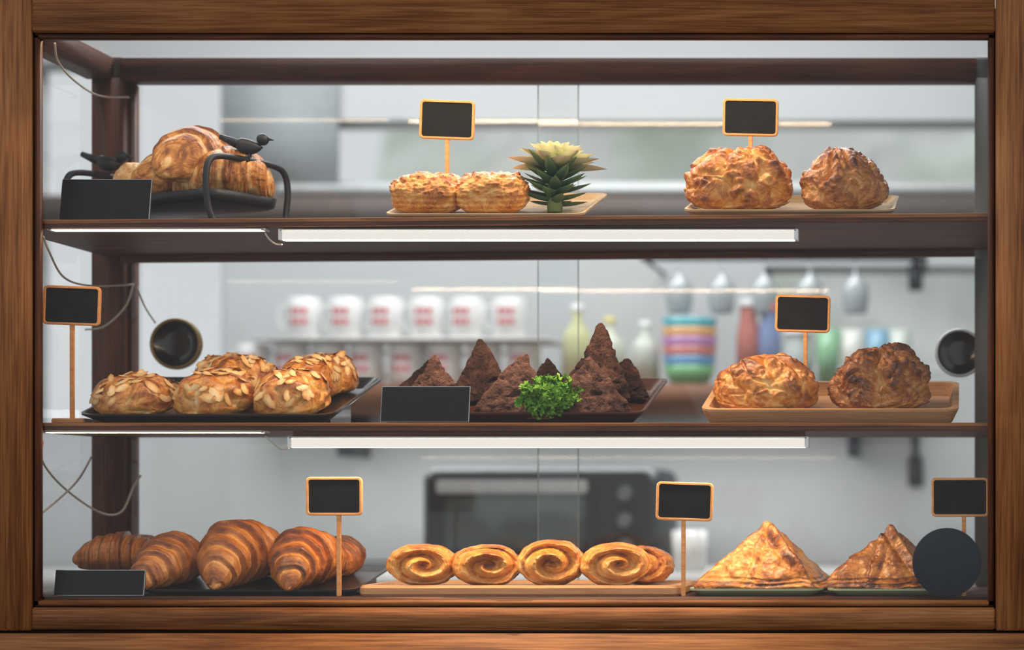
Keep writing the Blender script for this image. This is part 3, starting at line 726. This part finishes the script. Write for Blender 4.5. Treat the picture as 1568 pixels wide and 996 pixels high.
bottle('sauce_bottle',1146,.20,.028,(.50,.17,.14),neck=.7,cap=(.6,.6,.6)); bottle('detergent_bottle',1178,.19,.028,(.20,.27,.48),neck=.7,cap=(.6,.15,.12))
bottle('glass_jar',1222,.13,.036,(.50,.56,.54),neck=.8); 
for px,c in ((1268,(.25,.5,.3)),(1306,(.65,.66,.62)),(1344,(.2,.4,.55)),(1378,(.55,.6,.55))):
    b=MB(); b.lathe([(0,0),(.022,0),(.028,.13),(.026,.13),(.02,.004),(0,.004)],28); b.obj('plastic_tumbler',plain('tumbler_%d'%px,c,.3),T(X(px,1.5),1.5,ZS+.0003))
rk=MB(); zr=Z(396,1.5); rk.tube([(X(980,1.5),1.5,zr),(X(1420,1.5),1.5,zr)],.006,10)
for px in (985,1415): rk.tube([(X(px,1.5),1.5,zr),(X(px,1.5),YW+.0,zr)],.005,8)
for px in (1040,1105,1170,1240,1310): 
    rk.lathe([(.0,0),(.003,0),(.003,-.02),(.004,-.03),(.030,-.055),(.032,-.09),(.026,-.12)],24,1,T(X(px,1.5),1.5,zr-.006))
rk.obj('hanging_glass_rack',[M_iron,plain('smoky_glassware',(.38,.42,.44),.15,coat=.5)])
def utensil(px,py0,py1,name):
    y=YW-.012; b=MB(); z0=Z(py0,y);z1=Z(py1,y)
    b.tube([(0,0,z0-z1),(0,0,(z0-z1)*.5)],.009,10); b.box(-.018,.018,-.003,.003,0,(z0-z1)*.55,0,None,.003)
    b.tube([(0,.011,z0-z1-.008),(0,0,z0-z1-.008)],.003,6)
    b.obj(name,M_iron,T(X(px,y),y,z1))
utensil(1402,662,746,'hanging_spatula'); utensil(1402,372,446,'hanging_spatula')
# toaster oven
y=1.3; x0=X(646,y);x1=X(1004,y); w=x1-x0; hh=Z(716,y)-.922-.012; d=.32
M_tb=plain('toaster_black',(.012,.014,.017),.4,spec=.3)
def front(sx0,sx1,sz0,sz1,yy,rr): return [Vector((q.x,yy,q.y)) for q in rrect(sx1-sx0,sz1-sz0,rr,(sx0+sx1)/2,(sz0+sz1)/2,0)]
b=MB()
b.loops([front(0.01,w-.01,.022,hh+.002,0,.02),front(0,w,.012,hh+.012,.015,.03),front(0,w,.012,hh+.012,d,.03)],0)
b.loops([front(.03,w*.74,.03,hh-.012,-.001,.012),front(.03,w*.74,.03,hh-.012,-.008,.012),front(.05,w*.74-.02,.05,hh-.045,-.009,.008),front(.052,w*.74-.022,.052,hh-.047,-.006,.008)],0,None,False,False)
b.loops([front(.052,w*.74-.022,.052,hh-.047,-.006,.008),front(.053,w*.74-.023,.053,hh-.048,-.006,.008)],1,None,False,True)
b.box(.04,w*.74-.01,-.035,-.025,hh-.045,hh-.015,2,None,.004)
for xx in (.06,w*.74-.03): b.box(xx-.006,xx+.006,-.03,-.005,hh-.038,hh-.022,2,None,.001)
for k in range(3):
    b.lathe([(0,.022),(.014,.022),(.017,.0),(.021,-.001),(.021,.0)],24,3,T(w*.87,.0,hh*(.25+.27*k))@R(90,'X'))
for xx in (.04,w-.04):
    for yy in (.03,d-.03): b.lathe([(0,0),(.012,0),(.012,.013),(0,.013)],16,0,T(xx,yy,0))
b.obj('toaster_oven',[M_tb,plain('oven_glass',(.06,.075,.075),.08,coat=.6),plain('brushed_steel',(.5,.52,.53),.35,metal=.6),plain('knob_grey',(.12,.13,.14),.4)],T(x0,y,.9205),angle=35)
b=MB(); b.lathe([(0,0),(.036,0),(.04,.09),(.037,.09),(.034,.004),(0,.004)],30)
b.obj('white_ceramic_canister',M_mug,T(X(1056,1.3),1.3,.9205))

# ================= LIGHT / WORLD / CAMERA =================
w=bpy.data.worlds.new('overcast_sky'); scene.world=w; w.use_nodes=True
w.node_tree.nodes['Background'].inputs[0].default_value=(.94,.97,1,1); w.node_tree.nodes['Background'].inputs[1].default_value=.74
def area(name,loc,rot,sx,sy,p,c):
    l=bpy.data.lights.new(name,'AREA'); l.shape='RECTANGLE'; l.size=sx; l.size_y=sy; l.energy=p; l.color=c
    o=bpy.data.objects.new(name,l); scene.collection.objects.link(o); o.location=loc; o.rotation_euler=[math.radians(a) for a in rot]
area('kitchen_fill_light',(.5,.95,2.66),(0,0,0),2.2,.5,42,(.99,.99,1))  # unseen fill light, added to lift the kitchen walls to light grey
area('under_shelf_fill',(.55,1.48,ZS-.064),(0,0,0),1.4,.05,5.0,(.99,.99,1))  # added fill that brightens the dim lower background, hidden behind the middle shelf
cam=bpy.data.cameras.new('camera'); co=bpy.data.objects.new('camera',cam); scene.collection.objects.link(co)
co.location=(EX,-D,EZ); co.rotation_euler=(pi/2,0,0)
cam.sensor_width=36; cam.lens=36*D/1.568; cam.shift_x=-696/1568; cam.shift_y=264/1568
cam.dof.use_dof=True; cam.dof.focus_distance=D+.09; cam.dof.aperture_fstop=1.5
cam.clip_end=50
scene.camera=co
